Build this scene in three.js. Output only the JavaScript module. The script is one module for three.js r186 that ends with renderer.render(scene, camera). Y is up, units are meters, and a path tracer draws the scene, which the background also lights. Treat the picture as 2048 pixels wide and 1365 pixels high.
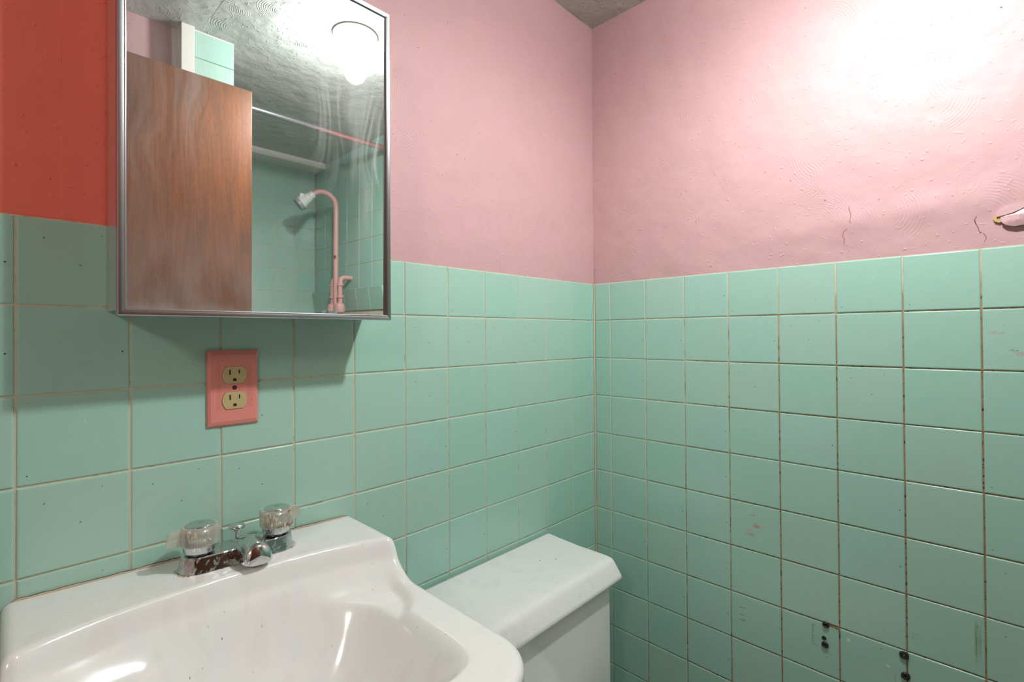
import * as THREE from 'three';
import { mergeGeometries, mergeVertices, toCreasedNormals } from 'three/addons/utils/BufferGeometryUtils.js';
import { RoundedBoxGeometry } from 'three/addons/geometries/RoundedBoxGeometry.js';
import { createNoise2D } from 'simplex-noise';

// ---------------------------------------------------------------- camera, light, exposure
// Heights below are measured from the joint under the top tile row; everything is lifted by FLOOR at the end.
const FLOOR = 1.23;
const scene = new THREE.Scene();
scene.background = new THREE.Color(0x000000);
const renderer = new THREE.WebGLRenderer({ antialias: true });
renderer.toneMapping = THREE.LinearToneMapping;
renderer.toneMappingExposure = 1.2;
renderer.shadowMap.enabled = true;

const camera = new THREE.PerspectiveCamera(2 * Math.atan(682.5 / 977.96) * 180 / Math.PI, 2048 / 1365, 0.02, 30);
camera.position.set(-1.2133, -0.040, 0.8267);
camera.rotation.set(0.0069, -0.7966, -0.0073, 'YXZ');
camera.setViewOffset(2048, 1365, 9.42, 19.12, 2048, 1365);
camera.updateProjectionMatrix();
scene.add(camera);

const BULB_SPILL = 0.74, BULB_DOWN = 1.62, HALL_POWER = 1.0;   // an LED bulb: most of its light leaves the dome downwards
const BULB_AT = [-0.470, 0.762, 0.732], HALL_AT = [-2.30, 0.72, 1.15];

const roomBulb = new THREE.PointLight(new THREE.Color(0.97, 1.0, 0.985), BULB_SPILL, 0, 2);
roomBulb.position.set(...BULB_AT);
const roomBulbDown = new THREE.SpotLight(new THREE.Color(0.97, 1.0, 0.985), BULB_DOWN, 0, Math.PI / 2 - 0.001, 0.5, 2);
roomBulbDown.position.set(...BULB_AT); roomBulbDown.target.position.set(BULB_AT[0], -1.2, BULB_AT[2]); scene.add(roomBulbDown.target);
const hallBulb = new THREE.PointLight(new THREE.Color(1.0, 0.95, 0.88), HALL_POWER, 0, 2);
hallBulb.position.set(...HALL_AT);
for (const [l, r] of [[roomBulb, 1.4], [roomBulbDown, 1.4], [hallBulb, 5]]) {
  l.castShadow = true; l.shadow.radius = r; l.shadow.mapSize.set(2048, 2048); l.shadow.bias = -0.0005;
  l.shadow.camera.near = 0.02; l.shadow.camera.far = 6;
  scene.add(l);
}

// ---------------------------------------------------------------- random, noise, names
let seed = 20240611;
const rnd = () => { seed = (seed + 0x6D2B79F5) | 0; let t = Math.imul(seed ^ (seed >>> 15), 1 | seed); t = (t + Math.imul(t ^ (t >>> 7), 61 | t)) ^ t; return ((t ^ (t >>> 14)) >>> 0) / 4294967296; };
const rr = (a, b) => a + (b - a) * rnd();
const noise2 = createNoise2D(rnd);
const fbm = (x, y, oct = 4) => { let s = 0, a = 1, f = 1, n = 0; for (let i = 0; i < oct; i++) { s += a * noise2(x * f, y * f); n += a; a *= 0.5; f *= 2.03; } return s / n; };
const clamp = (x, a = 0, b = 1) => Math.min(b, Math.max(a, x));
const sstep = (a, b, x) => { const t = clamp((x - a) / (b - a)); return t * t * (3 - 2 * t); };
const lerp = (a, b, t) => a + (b - a) * t;

const taken = {};
function numbered(n) { const k = taken[n] = (taken[n] ?? -1) + 1; return k ? `${n}_${String(k).padStart(3, '0')}` : n; }
function thing(name, label, category, at = [0, 0, 0], group) {
  const o = new THREE.Group(); o.name = numbered(name); o.position.set(...at);
  o.userData = { label, category }; if (group) o.userData.group = group;
  scene.add(o); return o;
}
// geometry is given in room coordinates; it is moved into the parent's own frame
function part(name, geo, mat, parent, label) {
  const m = new THREE.Mesh(geo, mat); m.name = name;
  let o = [0, 0, 0], p = parent;
  while (p && p !== scene) { o = [o[0] + p.position.x, o[1] + p.position.y, o[2] + p.position.z]; p = p.parent; }
  geo.translate(-o[0], -o[1], -o[2]);
  if (label) m.userData.label = label;
  parent.add(m); return m;
}
function struct(name, geo, mat, label, category) {
  const m = new THREE.Mesh(geo, mat); m.name = name; m.userData = { kind: 'structure', label, category };
  scene.add(m); return m;
}
const box = (x0, x1, y0, y1, z0, z1) => new THREE.BoxGeometry(x1 - x0, y1 - y0, z1 - z0).translate((x0 + x1) / 2, (y0 + y1) / 2, (z0 + z1) / 2);
const rbox = (x0, x1, y0, y1, z0, z1, r, seg = 3) => new RoundedBoxGeometry(x1 - x0, y1 - y0, z1 - z0, seg, r).translate((x0 + x1) / 2, (y0 + y1) / 2, (z0 + z1) / 2);
const cyl = (r0, r1, a, b, seg = 32) => {   // cylinder from a to b
  const A = new THREE.Vector3(...a), B = new THREE.Vector3(...b), d = B.clone().sub(A);
  const g = new THREE.CylinderGeometry(r1, r0, d.length(), seg);
  g.applyQuaternion(new THREE.Quaternion().setFromUnitVectors(new THREE.Vector3(0, 1, 0), d.clone().normalize()));
  return g.translate((A.x + B.x) / 2, (A.y + B.y) / 2, (A.z + B.z) / 2);
};
const lathe = (pts, at, seg = 48) => new THREE.LatheGeometry(pts.map(p => new THREE.Vector2(p[0], p[1])), seg).translate(...at);
const tube = (pts, r, seg = 48, rad = 16) => new THREE.TubeGeometry(new THREE.CatmullRomCurve3(pts.map(p => new THREE.Vector3(...p)), false, 'centripetal'), seg, r, rad);
const merge = (gs) => mergeGeometries(gs.map(g => { const q = g.index ? g.toNonIndexed() : g; for (const k of Object.keys(q.attributes)) if (!['position', 'normal', 'uv'].includes(k)) q.deleteAttribute(k); return q; }));
const rgb = (r, g, b) => new THREE.Color().setRGB(r, g, b);

// ---------------------------------------------------------------- textures
function dataTex(w, h, fill, srgb) {   // fill(i, j) -> [r, g, b] 0..255
  const d = new Uint8Array(w * h * 4);
  for (let j = 0; j < h; j++) for (let i = 0; i < w; i++) { const c = fill(i, j), k = (j * w + i) * 4; d[k] = clamp(c[0], 0, 255); d[k + 1] = clamp(c[1], 0, 255); d[k + 2] = clamp(c[2], 0, 255); d[k + 3] = 255; }
  const t = new THREE.DataTexture(d, w, h, THREE.RGBAFormat);
  t.magFilter = THREE.LinearFilter; t.minFilter = THREE.LinearMipmapLinearFilter; t.generateMipmaps = true; t.wrapS = t.wrapT = THREE.RepeatWrapping;
  if (srgb) t.colorSpace = THREE.SRGBColorSpace;
  t.needsUpdate = true; return t;
}
function canvasTex(w, h, draw) {
  const c = document.createElement('canvas'); c.width = w; c.height = h; draw(c.getContext('2d'), w, h);
  const t = new THREE.CanvasTexture(c); t.colorSpace = THREE.SRGBColorSpace; t.wrapS = t.wrapT = THREE.RepeatWrapping; return t;
}
function heightTex(w, h, metres, build) {   // build(H, put) fills a float field in millimetres; returned range is the bumpScale
  const H = new Float32Array(w * h); build(H, w, h, metres / w);
  let lo = 1e9, hi = -1e9; for (const v of H) { if (v < lo) lo = v; if (v > hi) hi = v; }
  const t = dataTex(w, h, (i, j) => { const v = (H[j * w + i] - lo) / (hi - lo) * 255; return [v, v, v]; });
  return { tex: t, scale: (hi - lo) / 1000 };
}
// trowelled plaster: fans of concentric comb marks, crumbs, short ridges, brush grain
function plaster(H, w, h, px, o) {
  for (let j = 0; j < h; j++) for (let i = 0; i < w; i++) {
    const x = i * px, y = j * px;
    H[j * w + i] = o.wave * fbm(x * 9, y * 9, 3) + o.grain * 1.6 * noise2(x * 140 + 3 * noise2(x * 6, y * 6), y * 820) + o.grain * 0.8 * fbm(x * 300, y * 300, 2);
  }
  const stamp = (cx, cy, R, f) => {
    const i0 = Math.floor((cx - R) / px), i1 = Math.ceil((cx + R) / px), j0 = Math.floor((cy - R) / px), j1 = Math.ceil((cy + R) / px);
    for (let j = j0; j <= j1; j++) for (let i = i0; i <= i1; i++) {
      const dx = i * px - cx, dy = j * px - cy;
      const k = (((j % h) + h) % h) * w + (((i % w) + w) % w);
      if (dx * dx + dy * dy < R * R) f(k, dx, dy);
    }
  };
  for (let n = 0; n < o.fans; n++) {
    const R = rr(0.025, 0.085), a0 = rr(0, Math.PI * 2), sw = rr(0.5, 1.2), per = rr(0.0034, 0.0066), amp = o.fanAmp * rr(0.3, 1), cx = rr(0, w * px), cy = rr(0, h * px), r0 = R * rr(0.15, 0.5), ph = rr(0, 9), sq = rr(0.7, 1.3);
    stamp(cx, cy, R * 1.3, (k, dx, dy) => {
      dy *= sq; const r = Math.hypot(dx, dy); if (r < r0 || r > R) return;
      let da = Math.atan2(dy, dx) - a0; da = Math.abs(Math.atan2(Math.sin(da), Math.cos(da))); if (da > sw) return;
      const m = sstep(sw, sw * 0.6, da) * sstep(r0, r0 + 0.006, r) * sstep(R, R - 0.006, r);
      const wob = 0.14 * noise2(dx * 60 + ph, dy * 60);
      H[k] += m * amp * (Math.pow(0.5 + 0.5 * Math.sin((r / per + wob) * 6.283 + ph), 1.6) - 0.3);
    });
  }
  for (let n = 0; n < o.ridges; n++) {
    const L = rr(0.003, 0.010), W = rr(0.0007, 0.0016), a = o.dir === undefined ? rr(0, 3.14) : o.dir + rr(-0.5, 0.5), amp = o.ridgeAmp * rr(0.3, 1), c = Math.cos(a), s = Math.sin(a), cv = rr(-25, 25), cx = rr(0, w * px), cy = rr(0, h * px);
    stamp(cx, cy, L, (k, dx, dy) => { const u = dx * c + dy * s, v = -dx * s + dy * c + cv * u * u; const m = Math.exp(-v * v / (W * W)) * sstep(L, L * 0.5, Math.abs(u)); if (m > 0.01) H[k] += amp * m * (0.7 + 0.4 * noise2(dx * 400, dy * 400)); });
  }
  for (let n = 0; n < o.crumbs; n++) {
    const R = rr(0.0009, 0.0030), amp = o.crumbAmp * rr(0.25, 1), cx = rr(0, w * px), cy = rr(0, h * px), e = rr(0.5, 1.8);
    stamp(cx, cy, R * 2, (k, dx, dy) => { const r = Math.hypot(dx * e, dy) / R; if (r < 1.6) H[k] += amp * Math.exp(-r * r * 2); });
  }
}
const pinkBump = heightTex(2048, 1484, 1.05, (H, w, h, px) => plaster(H, w, h, px, { wave: 0.9, grain: 0.035, fans: 90, fanAmp: 0.32, ridges: 520, ridgeAmp: 0.55, crumbs: 1100, crumbAmp: 0.95 }));
const ceilBump = heightTex(1024, 1024, 0.8, (H, w, h, px) => plaster(H, w, h, px, { wave: 1.2, grain: 0.06, fans: 60, fanAmp: 0.6, ridges: 1100, ridgeAmp: 1.1, crumbs: 900, crumbAmp: 1.2 }));

// ---------------------------------------------------------------- materials
const std = (o) => new THREE.MeshPhysicalMaterial(o);
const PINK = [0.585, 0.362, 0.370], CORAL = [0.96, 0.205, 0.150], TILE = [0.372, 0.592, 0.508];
const M = {
  porcelain: std({ color: rgb(0.80, 0.80, 0.795), roughness: 0.12, clearcoat: 0.3, clearcoatRoughness: 0.05 }),
  chrome: std({ color: rgb(0.66, 0.68, 0.69), metalness: 1, roughness: 0.10 }),
  steel: std({ color: rgb(0.42, 0.42, 0.44), metalness: 1, roughness: 0.26 }),
  cabinet: std({ color: rgb(0.72, 0.70, 0.68), metalness: 0.9, roughness: 0.30 }),
  darkGap: std({ color: rgb(0.02, 0.02, 0.02), roughness: 0.9 }),
  ceiling: std({ color: rgb(0.46, 0.48, 0.45), roughness: 0.5, bumpMap: ceilBump.tex, bumpScale: ceilBump.scale * 2.2 }),
  whitePaint: std({ color: rgb(0.76, 0.75, 0.71), roughness: 0.45 }),
  hall: std({ color: rgb(0.70, 0.66, 0.60), roughness: 0.8 }),
  slab: std({ color: rgb(0.55, 0.50, 0.46), roughness: 0.95 }),
  rubber: std({ color: rgb(0.018, 0.017, 0.017), roughness: 0.35 }),
  rust: std({ color: rgb(0.26, 0.11, 0.035), roughness: 0.8 }),
  ivory: std({ color: rgb(0.52, 0.41, 0.20), roughness: 0.4 }),
  pinkPipe: std({ color: rgb(0.74, 0.40, 0.37), roughness: 0.35 }),
  whitePlastic: std({ color: rgb(0.78, 0.78, 0.74), roughness: 0.3 }),
  glow: std({ color: rgb(0.9, 0.9, 0.88), emissive: new THREE.Color(1, 0.98, 0.94), emissiveIntensity: 7, roughness: 0.3 }),
  glowHall: std({ color: rgb(0.9, 0.9, 0.88), emissive: new THREE.Color(1, 0.96, 0.9), emissiveIntensity: 3, roughness: 0.3 }),
  acrylic: std({ color: rgb(0.80, 0.79, 0.72), roughness: 0.12, transmission: 0.62, thickness: 0 }),
  scale: std({ color: rgb(0.62, 0.55, 0.36), roughness: 0.85 }),
};

// tile glaze: seven small colour maps with faint mottling, pinholes and scuffs
const srgbOf = (v) => 255 * (v <= 0.0031308 ? 12.92 * v : 1.055 * Math.pow(v, 1 / 2.4) - 0.055);
function glaze(k, tone, marks) {
  const c = TILE.map((v, i) => srgbOf(v * tone[i])), css = (m, a = 1) => `rgba(${c.map(v => Math.round(clamp(v * m, 0, 255))).join(',')},${a})`;
  return std({ roughness: 0.2, map: canvasTex(256, 256, (g, w, h) => {
    g.fillStyle = css(1); g.fillRect(0, 0, w, h);
    for (let i = 0; i < 260; i++) { g.fillStyle = css(rr(0.96, 1.04), 0.07); g.beginPath(); g.arc(rr(0, w), rr(0, h), rr(4, 26), 0, 7); g.fill(); }
    for (let i = 0; i < 240; i++) { g.fillStyle = css(rr(0.85, 1.1), 0.25); g.fillRect(rr(0, w), rr(0, h), rr(1, 14), 1); }
    for (let i = 0; i < k; i++) { g.fillStyle = rnd() < 0.72 ? 'rgba(28,46,38,0.85)' : 'rgba(215,228,214,0.8)'; g.save(); g.translate(rr(12, w - 12), rr(12, h - 12)); g.rotate(rr(0, 3)); g.scale(1, rr(0.25, 1)); g.beginPath(); g.arc(0, 0, rr(0.8, 2.6), 0, 7); g.fill(); g.restore(); }
    if (marks) marks(g, w, h);
  }) });
}
const glazes = [[0, [1, 1, 1]], [2, [1.02, 1.01, 1.0]], [4, [0.97, 0.985, 0.98]], [1, [0.99, 1.015, 1.02]], [3, [1.03, 1.0, 0.985]], [0, [0.96, 1.0, 0.99]]].map(([k, t]) => glaze(k, t));
const smear = (g, x, y, w, h, col, n) => { for (let i = 0; i < n; i++) { g.fillStyle = col; g.beginPath(); g.ellipse(x + rr(-w, w), y + rr(-h, h), rr(1, 9), rr(0.6, 3), rr(-0.5, 0.9), 0, 7); g.fill(); } };
const glazeSmudgeA = glaze(2, [0.98, 1, 1], (g) => { smear(g, 120, 60, 12, 6, 'rgba(205,120,110,0.30)', 12); smear(g, 140, 115, 16, 9, 'rgba(205,115,105,0.38)', 34); smear(g, 98, 160, 24, 18, 'rgba(205,120,112,0.24)', 44); smear(g, 108, 172, 18, 6, 'rgba(210,120,112,0.4)', 16); });
const glazeSmudgeB = glaze(1, [1, 1, 1], (g) => { smear(g, 40, 100, 24, 6, 'rgba(205,140,135,0.26)', 22); smear(g, 120, 188, 22, 12, 'rgba(205,130,125,0.28)', 34); smear(g, 92, 172, 10, 4, 'rgba(110,130,70,0.3)', 10); });
const glazeScratch = glaze(3, [0.98, 1, 1], (g) => { g.strokeStyle = 'rgba(20,40,32,0.8)'; g.lineWidth = 2; for (const [y, l] of [[70, 26], [112, 18], [140, 24]]) { g.beginPath(); g.moveTo(46, y); g.lineTo(52 + l * 0.4, y + 3); g.lineTo(50 + l, y - 2); g.stroke(); } });
const glazeGhost = glaze(3, [1, 1, 0.99], (g) => { g.strokeStyle = 'rgba(70,80,40,0.45)'; g.lineWidth = 2.5; g.beginPath(); g.moveTo(142, 20); g.lineTo(140, 118); g.lineTo(166, 128); g.stroke(); g.beginPath(); g.moveTo(208, 140); g.lineTo(226, 148); g.stroke(); smear(g, 148, 60, 5, 40, 'rgba(80,90,45,0.12)', 26); });
const glazeChips = glaze(2, [1, 1, 1], (g) => { smear(g, 34, 40, 10, 9, 'rgba(214,224,200,0.8)', 16); smear(g, 190, 96, 7, 4, 'rgba(214,226,205,0.75)', 7); for (let i = 0; i < 60; i++) { g.fillStyle = 'rgba(60,80,50,0.06)'; g.fillRect(rr(60, 200), rr(80, 140), rr(6, 40), rr(1, 3)); } g.strokeStyle = 'rgba(70,80,40,0.35)'; g.lineWidth = 2; g.beginPath(); g.moveTo(216, 120); g.lineTo(214, 190); g.lineTo(240, 200); g.stroke(); });
const glazeDirt = glaze(4, [0.99, 1, 0.98], (g) => { for (let i = 0; i < 70; i++) { g.fillStyle = 'rgba(95,100,50,0.05)'; g.fillRect(rr(222, 244), rr(20, 120), rr(1, 5), rr(30, 130)); } for (let i = 0; i < 60; i++) { g.fillStyle = 'rgba(60,74,40,0.16)'; g.beginPath(); g.arc(rr(14, 46), rr(158, 194), rr(0.6, 2), 0, 7); g.fill(); } });

// grout: off-white cement; rusty and mouldy where the photograph shows it (lower, far part of the right wall)
const groutBack = std({ roughness: 0.95, map: dataTex(1024, 1024, (i, j) => { const n = fbm(i * 0.02, j * 0.02, 4), f = noise2(i * 0.5, j * 0.5); const d = sstep(0.25, 0.7, n) * 0.5; return [206 - 70 * d + 9 * f, 196 - 76 * d + 9 * f, 172 - 84 * d + 8 * f]; }, true) });
const groutRight = std({ roughness: 0.95, map: dataTex(1024, 1400, (i, j) => {   // u = distance from corner (0..1.05 m), v up (-1.23..0.2)
  const z = i / 1024 * 1.05, y = -1.23 + j / 1400 * 1.43, n = fbm(z * 14, y * 14, 4), f = noise2(i * 0.6, j * 0.6);
  const wet = clamp(sstep(0.12, 0.62, z + n * 0.22 - y * 0.25) * sstep(0.10, -0.06, y - n * 0.05 - (z - 0.6) * 0.1));
  const b = clamp(wet * (0.75 + 0.5 * f)), k = wet * sstep(0.42, 0.85, fbm(z * 70 + 9, y * 70, 3) + 0.2 * wet) * 0.8;
  const c = [lerp(212, 134, b), lerp(203, 98, b), lerp(182, 58, b)];
  return c.map(v => lerp(v, 22, k) + 6 * f);
}, true) });

const pinkPaint = (dark) => std({ roughness: 0.46, specularIntensity: 0.35, bumpMap: pinkBump.tex, bumpScale: pinkBump.scale, ...dark });
const pinkDingMap = (cracks) => canvasTex(2048, 1484, (g, w, h) => {
  const c = PINK.map(srgbOf); g.fillStyle = `rgb(${c.map(Math.round).join(',')})`; g.fillRect(0, 0, w, h);
  for (let i = 0; i < 500; i++) { const m = rr(0.97, 1.03); g.fillStyle = `rgba(${c.map(v => Math.round(clamp(v * m, 0, 255))).join(',')},0.2)`; g.beginPath(); g.ellipse(rr(0, w), rr(0, h), rr(20, 120), rr(8, 40), rr(0, 3), 0, 7); g.fill(); }
  for (let i = 0; i < 46; i++) { g.fillStyle = `rgba(${rnd() < 0.5 ? '70,24,22' : '120,50,48'},0.75)`; g.save(); g.translate(rr(0, w), rr(0, h)); g.rotate(rr(0, 3)); g.beginPath(); g.ellipse(0, 0, rr(1, 4), rr(0.5, 1.6), 0, 0, 7); g.fill(); g.restore(); }
  if (cracks) cracks(g, w, h);
});
const paintRight = pinkPaint({ map: pinkDingMap((g, w, h) => {
  // u = distance from the corner / 1.05 m, v = height above the tile / 0.761 m
  const P = (z, y) => [z / 1.05 * w, h - (y - 0.108) / 0.761 * h];
  const crack = (pts, wd, col) => { g.strokeStyle = col; g.lineJoin = 'round'; for (let i = 1; i < pts.length; i++) { g.lineWidth = wd * rr(0.6, 1.3); g.beginPath(); g.moveTo(...P(...pts[i - 1])); g.lineTo(...P(...pts[i])); g.stroke(); } };
  crack([[0.6285, 0.222], [0.6275, 0.214], [0.631, 0.204], [0.631, 0.197], [0.629, 0.190], [0.6305, 0.184]], 1.5, '#7a3b39');
  crack([[0.624, 0.174], [0.618, 0.168], [0.616, 0.160], [0.619, 0.155], [0.619, 0.150], [0.6175, 0.142]], 1.5, '#7a3b39');
  crack([[0.8175, 0.166], [0.8145, 0.160], [0.8165, 0.1525], [0.819, 0.146], [0.8205, 0.139], [0.823, 0.136]], 2.0, '#5f2a29');
  crack([[0.8255, 0.135], [0.829, 0.129], [0.829, 0.124], [0.827, 0.119]], 1.5, '#7a3b39');
}) });
const paintPink = pinkPaint({ map: pinkDingMap() });
const plasterCoral = pinkPaint({ color: rgb(...CORAL), roughness: 0.5 });  // redder colour for the back wall plaster left of the cabinet

// ---------------------------------------------------------------- tile pieces
const PITCH = 0.1095, JOINT = 0.0021, THICK = 0.008;
const tileCache = {};
function tileGeo(w, h) {
  const key = w.toFixed(4) + '_' + h.toFixed(4); if (tileCache[key]) return tileCache[key];
  const rings = [[0, -THICK, 0], [0, -0.0022, 0.12], [0.0005, -0.0010, 0.5], [0.0013, -0.0003, 0.85], [0.0030, 0, 1]];   // inset, depth, how far the normal has turned to the front
  const C4 = [[-1, -1], [1, -1], [1, 1], [-1, 1]], pos = [], nor = [], uv = [], idx = [];
  const put = (sx, sy, inset, z, n) => { const x = sx * (w / 2 - inset), y = sy * (h / 2 - inset); pos.push(x, y, z); nor.push(...n); uv.push(x / w + 0.5, y / h + 0.5); };
  for (let k = 0; k < 4; k++) {
    const A = C4[k], B = C4[(k + 1) % 4], out = [(A[0] + B[0]) / 2, (A[1] + B[1]) / 2], b0 = pos.length / 3;
    for (const [inset, z, f] of rings) { const a = f * Math.PI / 2, n = [out[0] * Math.cos(a), out[1] * Math.cos(a), Math.sin(a)]; put(...A, inset, z, n); put(...B, inset, z, n); }
    for (let r = 0; r < rings.length - 1; r++) { const q = b0 + r * 2; idx.push(q, q + 1, q + 2, q + 1, q + 3, q + 2); }
  }
  const f0 = pos.length / 3; for (const c of C4) put(...c, 0.0030, 0, [0, 0, 1]);
  idx.push(f0, f0 + 1, f0 + 2, f0, f0 + 2, f0 + 3);
  const g = new THREE.BufferGeometry();
  g.setAttribute('position', new THREE.Float32BufferAttribute(pos, 3)); g.setAttribute('normal', new THREE.Float32BufferAttribute(nor, 3)); g.setAttribute('uv', new THREE.Float32BufferAttribute(uv, 2)); g.setIndex(idx);
  return tileCache[key] = g;
}
// a wall's tiles: cols = [start, end] pairs along the wall, rows = [bottom, top]; at(u, y) -> position; turn about y
function layTiles(parent, cols, rows, at, turn, pick, skip) {
  for (const [r, [y0, y1]] of rows.entries()) for (const [c, [u0, u1]] of cols.entries()) {
    if (skip && skip(c, r, u0, u1, y0, y1)) continue;
    const w = u1 - u0 - JOINT, h = y1 - y0 - JOINT; if (w < 0.004 || h < 0.004) continue;
    const m = new THREE.Mesh(tileGeo(w, h), (pick && pick(c, r)) || glazes[Math.floor(rnd() * glazes.length)]);
    m.name = 'tile'; m.position.set(...at((u0 + u1) / 2 + rr(-2.5e-4, 2.5e-4), (y0 + y1) / 2 + rr(-2.5e-4, 2.5e-4), rr(-3e-4, 3e-4)));
    m.rotation.set(rr(-0.0025, 0.0025), turn + rr(-0.0025, 0.0025), rr(-0.0015, 0.0015), 'YXZ');
    parent.add(m);
  }
}
const rowsDown = [[0, 0.108]];
for (let y = 0; y > -1.2; y -= PITCH) rowsDown.push([Math.max(y - PITCH, -1.228), y]);

// a plastered face: fine grid with slow real waves; uv 0..1 over the face
function plasterFace(u0, u1, y0, y1, place, wave, uvOf) {
  const nu = Math.max(2, Math.round((u1 - u0) / 0.008)), ny = Math.max(2, Math.round((y1 - y0) / 0.008)), pos = [], uv = [], idx = [];
  for (let j = 0; j <= ny; j++) for (let i = 0; i <= nu; i++) { const u = lerp(u0, u1, i / nu), y = lerp(y0, y1, j / ny); pos.push(...place(u, y, wave(u, y))); uv.push(...uvOf(u, y)); }
  for (let j = 0; j < ny; j++) for (let i = 0; i < nu; i++) { const a = j * (nu + 1) + i; idx.push(a, a + 1, a + nu + 1, a + 1, a + nu + 2, a + nu + 1); }
  const g = new THREE.BufferGeometry(); g.setAttribute('position', new THREE.Float32BufferAttribute(pos, 3)); g.setAttribute('uv', new THREE.Float32BufferAttribute(uv, 2)); g.setIndex(idx); g.computeVertexNormals(); return g;
}
const plane = (pts, uvs) => { const g = new THREE.BufferGeometry(); g.setAttribute('position', new THREE.Float32BufferAttribute(pts.flat(), 3)); g.setAttribute('uv', new THREE.Float32BufferAttribute(uvs.flat(), 2)); g.setIndex([0, 1, 2, 0, 2, 3]); g.computeVertexNormals(); return g; };

// ---------------------------------------------------------------- room shell
const CEIL = 0.869, LEFT = -1.47, BACKZ = 2.053, PART_Z = 1.045;
struct('floor', box(-3.2, 0.12, -1.33, -FLOOR, -0.5, 2.2), std({ color: rgb(0.30, 0.29, 0.27), roughness: 0.5 }), 'plain grey floor of the bathroom and hall', 'floor');
{
  const g = box(-3.2, 0.12, CEIL, CEIL + 0.1, -0.5, 2.2), p = g.attributes.position, u = g.attributes.uv;
  for (let i = 0; i < p.count; i++) u.setXY(i, p.getX(i) / 0.8, p.getZ(i) / 0.8);
  struct('ceiling', g, M.ceiling, 'rough trowelled off-white plaster ceiling', 'ceiling');
}
// back wall (z = 0 is the face of the tiles)
const wallBack = struct('wall_back', box(-1.57, 0.12, -FLOOR, CEIL, -0.12, -0.010), M.slab, 'wall with sea-green square tiles below and painted plaster above, behind the sink', 'wall');
{
  part('grout_bed', plane([[-1.47, -FLOOR, -0.0019], [0, -FLOOR, -0.0019], [0, 0.1085, -0.0019], [-1.47, 0.1085, -0.0019]], [[0, 0], [1.4, 0], [1.4, 1.3], [0, 1.3]]), groutBack, wallBack, 'off-white grout');
  const wave = (u, y) => 0.0012 * fbm(u * 5 + 3, y * 5, 3) - 0.0008;
  part('painted_plaster', plasterFace(-1.0, 0.009, 0.104, CEIL, (u, y, w) => [u, y, -0.0022 + w], wave, (u, y) => [u / 1.05 + 0.37, (y - 0.108) / 0.761]), paintPink, wallBack, 'pink painted trowelled plaster');
  part('painted_plaster', plasterFace(LEFT, -1.0, 0.104, CEIL, (u, y, w) => [u, y, -0.0022 + w], wave, (u, y) => [u / 1.05 + 0.11, (y - 0.108) / 0.761]), plasterCoral, wallBack, 'plaster coloured coral red left of the mirror cabinet');
  const cols = []; let x = -0.1118; cols.push([x, -0.0018]); while (x > LEFT) { cols.push([Math.max(x - PITCH, LEFT), x]); x -= PITCH; }
  layTiles(wallBack, cols, rowsDown, (u, y, d) => [u, y, d], 0);
}
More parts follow.
